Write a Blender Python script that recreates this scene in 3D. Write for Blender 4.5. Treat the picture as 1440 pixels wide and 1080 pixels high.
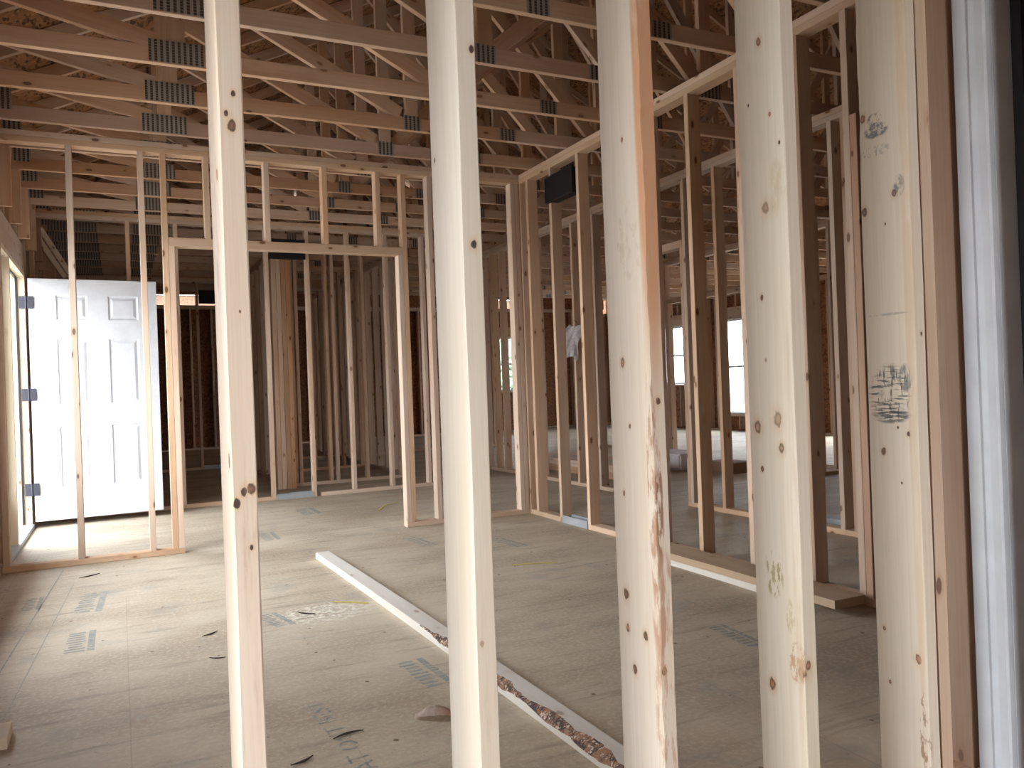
import bpy, bmesh, math, random
from mathutils import Vector, Matrix
R = math.radians
random.seed(7)
for o in list(bpy.data.objects): bpy.data.objects.remove(o)
SC = bpy.context.scene
COL = SC.collection

# ------------------------------------------------------------ camera
yaw, pitch, roll, foc = 4.54138406e-01, 2.44454961e-03, -3.60169809e-02, 1132.97
f = Vector((math.sin(yaw)*math.cos(pitch), math.cos(yaw)*math.cos(pitch), math.sin(pitch)))
r0 = Vector((math.cos(yaw), -math.sin(yaw), 0)); u0 = r0.cross(f)
rr = r0*math.cos(roll)+u0*math.sin(roll); uu = -r0*math.sin(roll)+u0*math.cos(roll)
cam = bpy.data.objects.new('camera', bpy.data.cameras.new('camera')); COL.objects.link(cam)
M = Matrix.Identity(4)
for i, v in enumerate((rr, uu, -f)):
    for j in range(3): M[j][i] = v[j]
M.translation = Vector((0, 0, 1.07))
cam.matrix_world = M
cam.data.sensor_width = 36; cam.data.lens = 36*foc/1440; cam.data.clip_start = .05
SC.camera = cam

# ------------------------------------------------------------ daylight and exposure
SC.view_settings.view_transform = 'Standard'; SC.view_settings.look = 'None'
SC.view_settings.gamma = 1; SC.view_settings.use_curve_mapping = False
SC.view_settings.exposure = 2.72
SC.cycles.use_denoising = True
SC.cycles.max_bounces = 14; SC.cycles.diffuse_bounces = 10; SC.cycles.sample_clamp_indirect = 6
W = bpy.data.worlds.new('overcast_sky'); SC.world = W; W.use_nodes = True
nt = W.node_tree; bg = nt.nodes['Background']
tc = nt.nodes.new('ShaderNodeTexCoord'); sep = nt.nodes.new('ShaderNodeSeparateXYZ')
rp = nt.nodes.new('ShaderNodeValToRGB')
nt.links.new(tc.outputs['Generated'], sep.inputs[0]); nt.links.new(sep.outputs['Z'], rp.inputs[0])
rp.color_ramp.elements[0].position = 0; rp.color_ramp.elements[0].color = (.92, .96, 1, 1)
rp.color_ramp.elements[1].position = .9; rp.color_ramp.elements[1].color = (.84, .92, 1, 1)
nt.links.new(rp.outputs[0], bg.inputs[0]); bg.inputs[1].default_value = 2.2

def portal(name, cx, cy, cz, sx, sz, rot):
    """a sky portal filling a modelled opening: it emits nothing, it only guides the sampling of the sky"""
    l = bpy.data.lights.new(name, 'AREA'); l.shape = 'RECTANGLE'; l.size = sx; l.size_y = sz
    l.cycles.is_portal = True
    o = bpy.data.objects.new(name, l); COL.objects.link(o); o.location = (cx, cy, cz); o.rotation_euler = rot
# -z of the light must point into the building
PX = (R(90), 0, R(-90)); MX = (R(90), 0, R(90)); PY = (R(90), 0, 0); MY = (R(90), 0, R(180))
portal('sky_portal', -.86, .90, .93, .80, 1.86, PX)
portal('sky_portal', 1.25, -3.62, 1.1, 1.5, 2.15, PY)
portal('sky_portal', 3.0, -3.62, 1.1, 1.2, 2.1, PY)
portal('sky_portal', -.86, 4.70, 1.38, 2.1, 1.55, PX)
portal('sky_portal', -.86, 7.2, 1.1, 1.6, 2.2, PX)
portal('sky_portal', 11.36, 14.4, 1.6, 1.2, 1.3, MX)
portal('sky_portal', 11.36, 12.6, 1.3, 1.1, 1.9, MX)
portal('sky_portal', 11.36, 9.0, 1.0, 2.0, 2.0, MX)
portal('sky_portal', 8.65, 17.62, 1.6, 1.5, 1.3, MY)
portal('sky_portal', .7, 17.63, 3.05, 2.6, .2, MY)
portal('sky_portal', 8.4, 17.63, 3.05, 2.2, .2, MY)

# ------------------------------------------------------------ tagging
def tag(o, label=None, cat=None, group=None, kind=None):
    for k, v in (('label', label), ('category', cat), ('group', group), ('kind', kind)):
        if v: o[k] = v
    return o
def empty(name, loc=(0, 0, 0), **k):
    o = bpy.data.objects.new(name, None); COL.objects.link(o); o.location = loc
    return tag(o, **k)
def setparent(o, p):
    if p is not None:
        o.parent = p; o.matrix_parent_inverse = Matrix.Identity(4)
        pm = Matrix.Translation(p.location) if p.parent is None else Matrix.Translation(p.parent.location + p.location)
        o.matrix_basis = pm.inverted() @ o.matrix_basis
def obj(name, me, mat=None, parent=None, loc=None):
    o = bpy.data.objects.new(name, me); COL.objects.link(o)
    if mat and not me.materials: me.materials.append(mat)
    if loc: o.location = loc
    setparent(o, parent)
    return o

# ------------------------------------------------------------ materials
def new(name):
    m = bpy.data.materials.new(name); m.use_nodes = True
    t = m.node_tree; b = t.nodes['Principled BSDF']; b.inputs['Roughness'].default_value = .75
    b.inputs['Specular IOR Level'].default_value = .25
    return m, t, b
def N(t, ty, **k):
    n = t.nodes.new(ty)
    for a, v in k.items():
        if a[0] == 'i': n.inputs[int(a[1:])].default_value = v
        else: setattr(n, a, v)
    return n
def mixc(t, fac, a, b, mode='MIX'):
    n = t.nodes.new('ShaderNodeMix'); n.data_type = 'RGBA'; n.blend_type = mode
    for sock, v in ((n.inputs[0], fac), (n.inputs[6], a), (n.inputs[7], b)):
        if hasattr(v, 'links'): t.links.new(v, sock)
        elif isinstance(v, (int, float)): sock.default_value = v
        else: sock.default_value = (*v, 1)
    return n.outputs[2]
def mth(t, op, a, b=0., clamp=False):
    n = t.nodes.new('ShaderNodeMath'); n.operation = op; n.use_clamp = clamp
    for i, v in enumerate((a, b)):
        if hasattr(v, 'links'): t.links.new(v, n.inputs[i])
        else: n.inputs[i].default_value = v
    return n.outputs[0]
def ramp(t, v, a, b):
    n = t.nodes.new('ShaderNodeMapRange'); n.interpolation_type = 'SMOOTHSTEP'
    n.inputs[1].default_value = a; n.inputs[2].default_value = b
    t.links.new(v, n.inputs[0]); return n.outputs[0]
def mapping(t, src, scale, rot=(0, 0, 0), add=None):
    n = N(t, 'ShaderNodeMapping'); n.inputs['Scale'].default_value = scale; n.inputs['Rotation'].default_value = rot
    t.links.new(src, n.inputs[0])
    if add: t.links.new(add, n.inputs['Location'])
    return n.outputs[0]
def noise(t, vec, sc, det=3, rough=.55, out=0):
    n = N(t, 'ShaderNodeTexNoise'); n.inputs['Scale'].default_value = sc
    n.inputs['Detail'].default_value = det; n.inputs['Roughness'].default_value = rough
    t.links.new(vec, n.inputs['Vector']); return n.outputs[out]
def dotmask(t, vec, c, rad):
    """1 inside the ellipsoid at c with radii rad, 0 outside"""
    s = N(t, 'ShaderNodeVectorMath', operation='SUBTRACT'); t.links.new(vec, s.inputs[0]); s.inputs[1].default_value = c
    d = N(t, 'ShaderNodeVectorMath', operation='DIVIDE'); t.links.new(s.outputs[0], d.inputs[0]); d.inputs[1].default_value = rad
    l = N(t, 'ShaderNodeVectorMath', operation='LENGTH'); t.links.new(d.outputs[0], l.inputs[0])
    return l.outputs[1]

def wood(name, pale, tan, seed=0., vary=1., knots=(), patches=(), knot_amt=1., grain=1.):
    """spruce lumber; grain runs along the piece's own long axis (local z)"""
    m, t, b = new(name)
    tcn = N(t, 'ShaderNodeTexCoord'); P = tcn.outputs['Object']
    oi = N(t, 'ShaderNodeObjectInfo'); rnd = oi.outputs['Random']
    off = N(t, 'ShaderNodeCombineXYZ')
    t.links.new(mth(t, 'MULTIPLY', rnd, 37.3), off.inputs[0]); t.links.new(mth(t, 'MULTIPLY', rnd, 91.7), off.inputs[1])
    t.links.new(mth(t, 'MULTIPLY_ADD', rnd, 53.), off.inputs[2])
    if seed: off = N(t, 'ShaderNodeCombineXYZ', i0=seed*3.1, i1=seed*1.7, i2=seed*5.3)
    V = N(t, 'ShaderNodeVectorMath', operation='ADD'); t.links.new(P, V.inputs[0]); t.links.new(off.outputs[0], V.inputs[1])
    V = V.outputs[0]
    warp = noise(t, mapping(t, V, (5, 5, 1.1)), 1.0, 2, .5)
    g1 = mapping(t, V, (9, 9, .55))
    rings = N(t, 'ShaderNodeTexWave', wave_type='RINGS', rings_direction='Z', wave_profile='SAW')
    rings.inputs['Scale'].default_value = 2.6; rings.inputs['Distortion'].default_value = 5.5
    rings.inputs['Detail'].default_value = 2; rings.inputs['Detail Scale'].default_value = .8
    t.links.new(g1, rings.inputs['Vector'])
    fib = noise(t, mapping(t, V, (260, 260, 5)), 1., 2, .6)
    big = noise(t, mapping(t, V, (7, 7, .9)), 1., 3, .5)
    c = mixc(t, ramp(t, big, .32, .70), pale, tan)
    dark = tuple(x*y for x, y in zip(tan, (.80, .70, .58)))
    c = mixc(t, mth(t, 'MULTIPLY', rings.outputs['Fac'], .17*grain), c, dark)
    c = mixc(t, mth(t, 'MULTIPLY', ramp(t, fib, .45, .75), .22*grain), c, dark)
    vor = N(t, 'ShaderNodeTexVoronoi'); vor.inputs['Scale'].default_value = 1.; t.links.new(mapping(t, V, (11, 11, 5.0)), vor.inputs['Vector'])
    kd = vor.outputs['Distance']
    halo = ramp(t, kd, .26, .08); core = ramp(t, kd, .13, .09)
    c = mixc(t, mth(t, 'MULTIPLY', halo, .45*knot_amt), c, (.42, .23, .11))
    c = mixc(t, mth(t, 'MULTIPLY', core, .85*knot_amt), c, (.13, .060, .035))
    wob = noise(t, mapping(t, P, (110, 110, 60)), 1., 3, .6)
    for (kc, kr, kcol, kstr) in knots:
        d = mth(t, 'ADD', dotmask(t, P, kc, kr), mth(t, 'MULTIPLY', wob, 1.0))
        c = mixc(t, mth(t, 'MULTIPLY', ramp(t, d, 2.6, 1.1), .40*kstr), c, (.50, .30, .15))
        c = mixc(t, mth(t, 'MULTIPLY', ramp(t, d, 1.45, 1.15), .9*kstr), c, tuple(x*.40 for x in kcol))
        c = mixc(t, mth(t, 'MULTIPLY', ramp(t, d, 1.05, .75), .85*kstr), c, tuple(min(1, x*1.15+.01) for x in kcol))
    for (pc, pr_, pcol, pstr, nsc, lo, hi) in patches:
        d = dotmask(t, P, pc, pr_)
        nn = noise(t, mapping(t, P, nsc), 1., 4, .65)
        mk = mth(t, 'MULTIPLY', ramp(t, d, 1.1, .75), ramp(t, nn, lo, hi))
        c = mixc(t, mth(t, 'MULTIPLY', mk, pstr), c, pcol)
    hs = N(t, 'ShaderNodeHueSaturation'); t.links.new(c, hs.inputs['Color'])
    t.links.new(mth(t, 'ADD', mth(t, 'MULTIPLY', rnd, .26*vary), 1-.15*vary), hs.inputs['Value'])
    t.links.new(mth(t, 'ADD', mth(t, 'MULTIPLY', mth(t, 'FRACT', mth(t, 'MULTIPLY', rnd, 7.77)), .4*vary), 1-.2*vary), hs.inputs['Saturation'])
    t.links.new(hs.outputs[0], b.inputs['Base Color'])
    bp = N(t, 'ShaderNodeBump'); bp.inputs['Strength'].default_value = .12; bp.inputs['Distance'].default_value = .002
    t.links.new(fib, bp.inputs['Height']); t.links.new(bp.outputs[0], b.inputs['Normal'])
    return m

PALE, TAN = (.62, .465, .345), (.52, .35, .24)
WOOD = wood('framing_lumber', PALE, TAN)
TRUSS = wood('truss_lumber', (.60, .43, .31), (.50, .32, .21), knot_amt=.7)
ORANGE = wood('reddish_lumber', (.55, .36, .24), (.47, .27, .165))
FRESH = wood('fresh_sawn_lumber', (.68, .58, .45), (.62, .50, .36), vary=.4)

def osb(name, a, b_, c_, sc=1.):
    m, t, b = new(name)
    tcn = N(t, 'ShaderNodeTexCoord'); P = tcn.outputs['Object']
    v1 = N(t, 'ShaderNodeTexVoronoi'); v1.inputs['Scale'].default_value = 1.; v1.inputs['Randomness'].default_value = 1
    t.links.new(mapping(t, P, (26*sc, 60*sc, 40*sc), (0, 0, .5)), v1.inputs['Vector'])
    v2 = N(t, 'ShaderNodeTexVoronoi'); v2.inputs['Scale'].default_value = 1.
    t.links.new(mapping(t, P, (60*sc, 22*sc, 34*sc), (.3, 0, 1.1)), v2.inputs['Vector'])
    s1 = N(t, 'ShaderNodeSeparateColor'); t.links.new(v1.outputs['Color'], s1.inputs[0])
    s2 = N(t, 'ShaderNodeSeparateColor'); t.links.new(v2.outputs['Color'], s2.inputs[0])
    c = mixc(t, s1.outputs[0], a, b_); c = mixc(t, ramp(t, s2.outputs[1], .55, .95), c, c_)
    t.links.new(c, b.inputs['Base Color'])
    return m
OSB = osb('strand_board', (.40, .20, .09), (.25, .115, .05), (.09, .045, .022))
OSBD = osb('wall_sheathing', (.34, .15, .07), (.24, .10, .05), (.14, .06, .03))

def plain(name, col, rough=.6, metal=0., bump=0.):
    m, t, b = new(name); b.inputs['Roughness'].default_value = rough; b.inputs['Metallic'].default_value = metal
    tcn = N(t, 'ShaderNodeTexCoord'); n = noise(t, tcn.outputs['Object'], 9., 3, .6)
    c = mixc(t, ramp(t, n, .3, .75), tuple(x*.93 for x in col), tuple(min(1, x*1.04) for x in col))
    t.links.new(c, b.inputs['Base Color'])
    if bump:
        bp = N(t, 'ShaderNodeBump'); bp.inputs['Strength'].default_value = bump; bp.inputs['Distance'].default_value = .002
        t.links.new(noise(t, tcn.outputs['Object'], 120., 3, .6), bp.inputs['Height']); t.links.new(bp.outputs[0], b.inputs['Normal'])
    return m
WHITE = plain('white_door_paint', (.61, .62, .655), .35)
TRIM = plain('white_trim_paint', (.54, .56, .59), .5)
VINYL = plain('white_vinyl', (.78, .80, .82), .4)
BLACK = plain('black_metal', (.016, .016, .018), .4)
BLKP = plain('black_plastic', (.010, .009, .010), .6)
HINGE = plain('dark_hinge_metal', (.05, .05, .065), .35, .6)
GALV = plain('galvanised_steel', (.36, .38, .39), .5, .2)
PAPER = plain('paper', (.66, .62, .62), .8)
YEL = plain('yellow_nail_strip', (.62, .52, .14), .5)
TWIG = plain('dark_twig', (.045, .030, .022), .9)
def bark_mat():
    m, t, b = new('bark'); tcn = N(t, 'ShaderNodeTexCoord'); P = tcn.outputs['Object']
    n1 = noise(t, P, 38., 4, .7); n2 = noise(t, mapping(t, P, (1, 1, 1)), 75., 4, .7)
    c = mixc(t, ramp(t, n1, .42, .58), (.085, .06, .055), (.33, .18, .11))
    c = mixc(t, ramp(t, n2, .54, .62), c, (.62, .53, .43))
    t.links.new(c, b.inputs['Base Color']); b.inputs['Roughness'].default_value = .95
    bp = N(t, 'ShaderNodeBump'); bp.inputs['Strength'].default_value = .8; bp.inputs['Distance'].default_value = .004
    t.links.new(n2, bp.inputs['Height']); t.links.new(bp.outputs[0], b.inputs['Normal'])
    return m
BARK = bark_mat()
GREEN = plain('tree_foliage', (.17, .24, .17), .9)
GRAV = plain('gravel', (.46, .45, .42), .9, 0, .5)
CARD = plain('cardboard', (.28, .16, .10), .85)
ORNG = plain('orange_cord', (.70, .12, .03), .5)

def plate_mat():
    m, t, b = new('punched_steel_plate'); tcn = N(t, 'ShaderNodeTexCoord')
    b.inputs['Metallic'].default_value = .55; b.inputs['Roughness'].default_value = .5
    w = N(t, 'ShaderNodeTexWave', wave_type='BANDS', bands_direction='X'); w.inputs['Scale'].default_value = 11
    t.links.new(tcn.outputs['Object'], w.inputs['Vector'])
    w2 = N(t, 'ShaderNodeTexWave', wave_type='BANDS', bands_direction='Z'); w2.inputs['Scale'].default_value = 22
    t.links.new(tcn.outputs['Object'], w2.inputs['Vector'])
    hole = mth(t, 'MULTIPLY', ramp(t, w.outputs['Fac'], .45, .6), ramp(t, w2.outputs['Fac'], .0, .12))
    t.links.new(mixc(t, hole, (.36, .32, .28), (.075, .062, .052)), b.inputs['Base Color'])
    return m
PLATE = plate_mat()

def floor_mat():
    m, t, b = new('subfloor_panels'); tcn = N(t, 'ShaderNodeTexCoord'); P = tcn.outputs['Object']
    c = mixc(t, ramp(t, noise(t, mapping(t, P, (1.0, 1.6, 1)), 1.3, 5, .6), .32, .68), (.54, .455, .34), (.385, .30, .215))
    c = mixc(t, mth(t, 'MULTIPLY', ramp(t, noise(t, P, 55., 3, .6), .42, .72), .5), c, (.60, .55, .445))
    st = noise(t, mapping(t, P, (2.2, 15, 1)), 1., 4, .65)
    c = mixc(t, mth(t, 'MULTIPLY', ramp(t, st, .52, .72), .55), c, (.24, .19, .15))
    gr = noise(t, mapping(t, P, (1, 1, 1)), 3.1, 4, .6)
    c = mixc(t, mth(t, 'MULTIPLY', ramp(t, gr, .56, .72), .45), c, (.30, .295, .275))
    # saw dust spill beside the long board
    d = dotmask(t, P, (.86, 3.95, 0), (.32, .24, .3))
    c = mixc(t, mth(t, 'MULTIPLY', ramp(t, d, 1., .4), ramp(t, noise(t, P, 34., 4, .7), .44, .6)), c, (.72, .68, .58))
    # dark chips
    v = N(t, 'ShaderNodeTexVoronoi'); v.inputs['Scale'].default_value = 1.; t.links.new(mapping(t, P, (9, 7, 1)), v.inputs['Vector'])
    sp = mth(t, 'ADD', v.outputs['Distance'], mth(t, 'MULTIPLY', noise(t, P, 22., 3, .6), .16))
    c = mixc(t, mth(t, 'MULTIPLY', ramp(t, sp, .155, .125), .8), c, (.11, .07, .05))
    v = N(t, 'ShaderNodeTexVoronoi'); v.inputs['Scale'].default_value = 1.; t.links.new(mapping(t, P, (36, 31, 1)), v.inputs['Vector'])
    sp = mth(t, 'ADD', v.outputs['Distance'], mth(t, 'MULTIPLY', noise(t, P, 5., 3, .6), .30))
    c = mixc(t, mth(t, 'MULTIPLY', ramp(t, sp, .24, .20), .5), c, (.16, .11, .08))
    br = N(t, 'ShaderNodeTexBrick'); br.offset = .5; br.inputs['Scale'].default_value = 1.
    br.inputs['Brick Width'].default_value = 1.22; br.inputs['Row Height'].default_value = 2.44
    br.inputs['Mortar Size'].default_value = .0025; br.inputs['Mortar Smooth'].default_value = .2
    t.links.new(mapping(t, P, (1, 1, 1)), br.inputs['Vector'])
    c = mixc(t, mth(t, 'MULTIPLY', br.outputs['Fac'], .28), c, (.26, .19, .14))
    t.links.new(c, b.inputs['Base Color']); b.inputs['Roughness'].default_value = .62
    bp = N(t, 'ShaderNodeBump'); bp.inputs['Strength'].default_value = .35; bp.inputs['Distance'].default_value = .002
    t.links.new(noise(t, P, 60., 4, .65), bp.inputs['Height']); t.links.new(bp.outputs[0], b.inputs['Normal'])
    return m
FLOOR = floor_mat()
def ink_mat(name, ink, lo, hi, sc):
    m, t, b = new(name); tcn = N(t, 'ShaderNodeTexCoord'); P = tcn.outputs['Object']
    n = noise(t, mapping(t, P, sc), 1., 4, .7)
    t.links.new(mixc(t, ramp(t, n, lo, hi), (.48, .41, .305), ink), b.inputs['Base Color'])
    return m
INK = ink_mat('stamp_ink', (.25, .27, .27), .36, .58, (30, 90, 30))
INKT = ink_mat('lettering_ink', (.20, .225, .235), .38, .62, (40, 40, 40))

# ------------------------------------------------------------ mesh helpers
CACHE = {}
def prism(w, d, l, ch=.0022):
    """chamfered stick, w along x, d along y, l along z, centred"""
    key = (round(w, 4), round(d, 4), round(l, 4), ch)
    if key in CACHE: return CACHE[key]
    me = bpy.data.meshes.new('lumber'); a, b, h = w/2, d/2, l/2
    c = min(ch, a*.4, b*.4)
    ring = [(a, b-c), (a-c, b), (-a+c, b), (-a, b-c), (-a, -b+c), (-a+c, -b), (a-c, -b), (a, -b+c)]
    vs = [(x, y, -h) for x, y in ring]+[(x, y, h) for x, y in ring]
    fs = [(i, (i+1) % 8, 8+(i+1) % 8, 8+i) for i in range(8)]+[tuple(range(7, -1, -1)), tuple(range(8, 16))]
    me.from_pydata(vs, [], fs); me.update(); CACHE[key] = me
    return me
MESHMAT = {}
def stick(name, x0, x1, y0, y1, z0, z1, mat=None, parent=None, ch=.0022, label=None, share=True):
    """axis aligned piece of lumber whose local z is its longest side"""
    mat = mat or WOOD
    dx, dy, dz = x1-x0, y1-y0, z1-z0
    if dz >= dx and dz >= dy: me = prism(dx, dy, dz, ch); rot = (0, 0, 0)
    elif dx >= dy: me = prism(dz, dy, dx, ch); rot = (0, R(90), 0)
    else: me = prism(dx, dz, dy, ch); rot = (R(90), 0, 0)
    key = (me.name, mat.name)
    if key not in MESHMAT:
        m2 = me.copy(); m2.materials.clear(); m2.materials.append(mat); MESHMAT[key] = m2
    o = bpy.data.objects.new(name, MESHMAT[key] if share else MESHMAT[key].copy()); COL.objects.link(o)
    o.rotation_euler = rot; o.location = ((x0+x1)/2, (y0+y1)/2, (z0+z1)/2)
    o.matrix_basis = Matrix.Translation(o.location) @ o.rotation_euler.to_matrix().to_4x4()
    setparent(o, parent)
    if label: o['label'] = label
    return o
def web(name, xa, za, xb, zb, w, y0, t, mat, parent):
    """stick in a truss plane from (xa,za) to (xb,zb)"""
    d = Vector((xb-xa, 0, zb-za)); L = d.length; d.normalize()
    me = prism(w, t, round(L, 3)); key = (me.name, mat.name)
    if key not in MESHMAT:
        m2 = me.copy(); m2.materials.clear(); m2.materials.append(mat); MESHMAT[key] = m2
    o = bpy.data.objects.new(name, MESHMAT[key]); COL.objects.link(o)
    X = Vector((d.z, 0, -d.x)); Y = Vector((0, 1, 0)); Z = d
    if X.cross(Y).dot(Z) < 0: Y = -Y
    mm = Matrix.Identity(4)
    for i, v in enumerate((X, Y, Z)):
        for j in range(3): mm[j][i] = v[j]
    mm.translation = Vector(((xa+xb)/2, y0+t/2, (za+zb)/2)); o.matrix_basis = mm
    setparent(o, parent); return o
def box_bm(bm, x0, x1, y0, y1, z0, z1):
    v = [bm.verts.new(p) for p in ((x0, y0, z0), (x1, y0, z0), (x1, y1, z0), (x0, y1, z0), (x0, y0, z1), (x1, y0, z1), (x1, y1, z1), (x0, y1, z1))]
    for q in ((3, 2, 1, 0), (4, 5, 6, 7), (0, 1, 5, 4), (1, 2, 6, 5), (2, 3, 7, 6), (3, 0, 4, 7)): bm.faces.new([v[i] for i in q])
def mesh_from(bm, name):
    me = bpy.data.meshes.new(name); bm.normal_update(); bm.to_mesh(me); bm.free(); return me
def boxes(name, lst, mat, parent=None, bevel=0, **k):
    bm = bmesh.new()
    for b in lst: box_bm(bm, *b)
    if bevel: bmesh.ops.bevel(bm, geom=list(bm.edges), offset=bevel, segments=2, affect='EDGES')
    o = obj(name, mesh_from(bm, name), mat, parent); return tag(o, **k)

H = 2.83      # underside of the roof trusses
SW, SD, SE = .038, .089, .140

# ------------------------------------------------------------ ground, floor
boxes('ground', [(-60, 70, -60, 80, -.62, -.45)], GRAV, kind='structure')
fl = boxes('floor', [(-.853, 11.353, -3.6, 17.70, -.30, 0)], FLOOR, kind='structure')

# ------------------------------------------------------------ roof deck (ceiling)
RX, EX, SL = 5.25, -1.35, .5
def roof_z(x): return 3.25+SL*((x if x < RX else 2*RX-x)+.70)
bm = bmesh.new()
for s in (-1, 1):
    xe = EX if s < 0 else 2*RX-EX
    pts = [(xe, roof_z(xe)+.005), (RX, roof_z(RX)+.005), (RX, roof_z(RX)+.025), (xe, roof_z(xe)+.025)]
    va = [bm.verts.new((x, -4.2, z)) for x, z in pts]; vb = [bm.verts.new((x, 20.4, z)) for x, z in pts]
    for i in range(4): bm.faces.new((va[i], va[(i+1) % 4], vb[(i+1) % 4], vb[i]))
    bm.faces.new(va[::-1]); bm.faces.new(vb)
bmesh.ops.recalc_face_normals(bm, faces=bm.faces)
obj('ceiling', mesh_from(bm, 'ceiling'), OSB)['kind'] = 'structure'

# ------------------------------------------------------------ exterior walls (structure)
def ext_wall(name, axis, c, inward, a, b, opens, ztop=H, sheath=OSBD, spacing=.406, start=None):
    """2x6 wall, inner face at c; openings (a,b,z0,z1)"""
    root = empty(name, (0, 0, 0), kind='structure')
    o0, o1 = (c-SE, c) if inward > 0 else (c, c+SE)
    s0, s1 = (o0-.012, o0) if inward > 0 else (o1, o1+.012)
    def put(n, u0, u1, z0, z1, mat=None, w0=o0, w1=o1):
        if axis == 'x': return stick(n, w0, w1, u0, u1, z0, z1, mat, root)
        return stick(n, u0, u1, w0, w1, z0, z1, mat, root)
    put('top_plate', a, b, ztop-.038, ztop); put('top_plate', a, b, ztop-.076, ztop-.038)
    cuts = sorted(opens); u = a
    segs = []
    for (p, q, z0, z1) in cuts:
        segs.append((u, p, 0, ztop)); u = q
        if z0 > .05: segs.append((p, q, 0, z0-.001))
        segs.append((p, q, z1, ztop))
    segs.append((u, b, 0, ztop))
    bl = []
    for p, q, z0, z1 in segs:
        if q-p > .02 and z1-z0 > .02:
            bl.append((s0, s1, p, q, z0, z1) if axis == 'x' else (p, q, s0, s1, z0, z1))
    boxes('sheathing', bl, sheath, root)
    u = a
    for (p, q, z0, z1) in cuts+[(b, b, 0, 0)]:
        if p-u > .02: put('bottom_plate', u, p, 0, .038)
        u = q
    for (p, q, z0, z1) in cuts:
        put('header', p-.038, q+.038, z1, min(z1+.24, ztop-.077))
        for e in (p-.038, q): put('trimmer_stud', e, e+.038, .038, z1)
        for e in (p-.076, q+.038): put('king_stud', e, e+.038, .038, ztop-.076)
        if z0 > .05:
            put('window_sill_plate', p, q, z0-.038, z0)
            for k in range(int((q-p)/.4)+1):
                e = p+k*(q-p-.038)/max(1, int((q-p)/.4)); put('cripple_stud', e, e+.038, .038, z0-.038)
        if z1+.24 < ztop-.25:
            for k in range(int((q-p)/.4)+1):
                e = p+k*(q-p-.038)/max(1, int((q-p)/.4)); put('cripple_stud', e, e+.038, z1+.24, ztop-.076)
    e = start if start is not None else a
    while e < b-.04:
        if not any(p-.115 < e < q+.08 for p, q, _, _ in cuts): put('stud', e, e+.038, .038, ztop-.076)
        e += spacing
    return root
wl = ext_wall('wall_left', 'x', -.70, 1, 1.30, 17.6, [(3.65, 5.75, .60, 2.15), (6.36, 8.03, 0, 2.19)])
wf = ext_wall('wall_far', 'y', 17.5, -1, -.70, 11.2, [(7.9, 9.4, .95, 2.25)], ztop=2.94)
wr = ext_wall('wall_right', 'x', 11.2, -1, 1.30, 17.6, [(7.9, 10.0, .1, 2.1), (12.0, 13.15, .33, 2.27), (13.9, 15.0, .97, 2.27)])
wn = ext_wall('wall_near', 'y', 1.44, 1, 2.15, 11.2, [])
# gable infill above the far wall, leaving the daylight gap under it
bm = bmesh.new()
pts = [(9.5, 2.95), (11.3, 2.95), (11.3, 3.2), (RX, 6.15), (-.8, 3.16), (9.5, 3.16)]
va = [bm.verts.new((x, 17.60, z)) for x, z in pts]; vb = [bm.verts.new((x, 17.62, z)) for x, z in pts]
bm.faces.new(va[::-1]); bm.faces.new(vb)
for i in range(6): bm.faces.new((va[i], va[(i+1) % 6], vb[(i+1) % 6], vb[i]))
bmesh.ops.recalc_face_normals(bm, faces=bm.faces)
boxes('gap_board', [(2.05, 7.3, 17.585, 17.599, 2.941, 3.16)], OSBD, wf)
obj('gable_sheathing', mesh_from(bm, 'gable'), OSBD, wf)
boxes('ceiling_light_block', [(-.90, 11.40, -4.1, 1.299, 2.832, 2.85)], OSB, kind='structure')       # unseen porch ceiling, added to keep daylight from rising into the attic
bm = bmesh.new(); pts = [(-.9, 2.86), (11.4, 2.86), (11.4, 3.12), (RX, 6.15), (-.9, 3.12)]
va = [bm.verts.new((x, -4.0, z)) for x, z in pts]; vb = [bm.verts.new((x, -3.98, z)) for x, z in pts]
bm.faces.new(va[::-1]); bm.faces.new(vb)
for i in range(5): bm.faces.new((va[i], va[(i+1) % 5], vb[(i+1) % 5], vb[i]))
bmesh.ops.recalc_face_normals(bm, faces=bm.faces)
obj('gable_light_block', mesh_from(bm, 'gable'), OSBD)['kind'] = 'structure'  # unseen near gable, added to shut sky light out of the attic
# unseen blocking added along both eaves so the attic stays dark
boxes('eave_light_block', [(-.90, -.86, -3.6, 17.6, 2.831, 3.15), (11.36, 11.40, -3.6, 17.6, 2.831, 3.15)], OSBD, kind='structure')
boxes('trim_1', [(-1.2, 11, 17.63, 20.3, 3.14, 3.155)], OSB, kind='structure')      # porch ceiling beyond the far wall
# unseen porch around the camera: walls added, header and openings sized to shape light
pr_ = empty('porch_light_screen', kind='structure')
stick('header', -.84, -.70, .52, 1.296, 1.86, 2.82, None, pr_); stick('post', -.84, -.70, .48, .519, 0, 2.82, None, pr_)
boxes('sheathing', [(-.853, -.841, -3.6, .519, 0, 2.82), (-.84, .50, -3.61, -3.60, 0, 2.82), (.50, 2.00, -3.61, -3.60, 2.20, 2.82), (2.00, 2.40, -3.61, -3.60, 0, 2.82), (2.40, 3.60, -3.61, -3.60, 2.15, 2.82), (3.60, 11.34, -3.61, -3.60, 0, 2.82), (11.34, 11.353, -3.6, 1.3, 0, 2.82)], OSBD, pr_)

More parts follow.
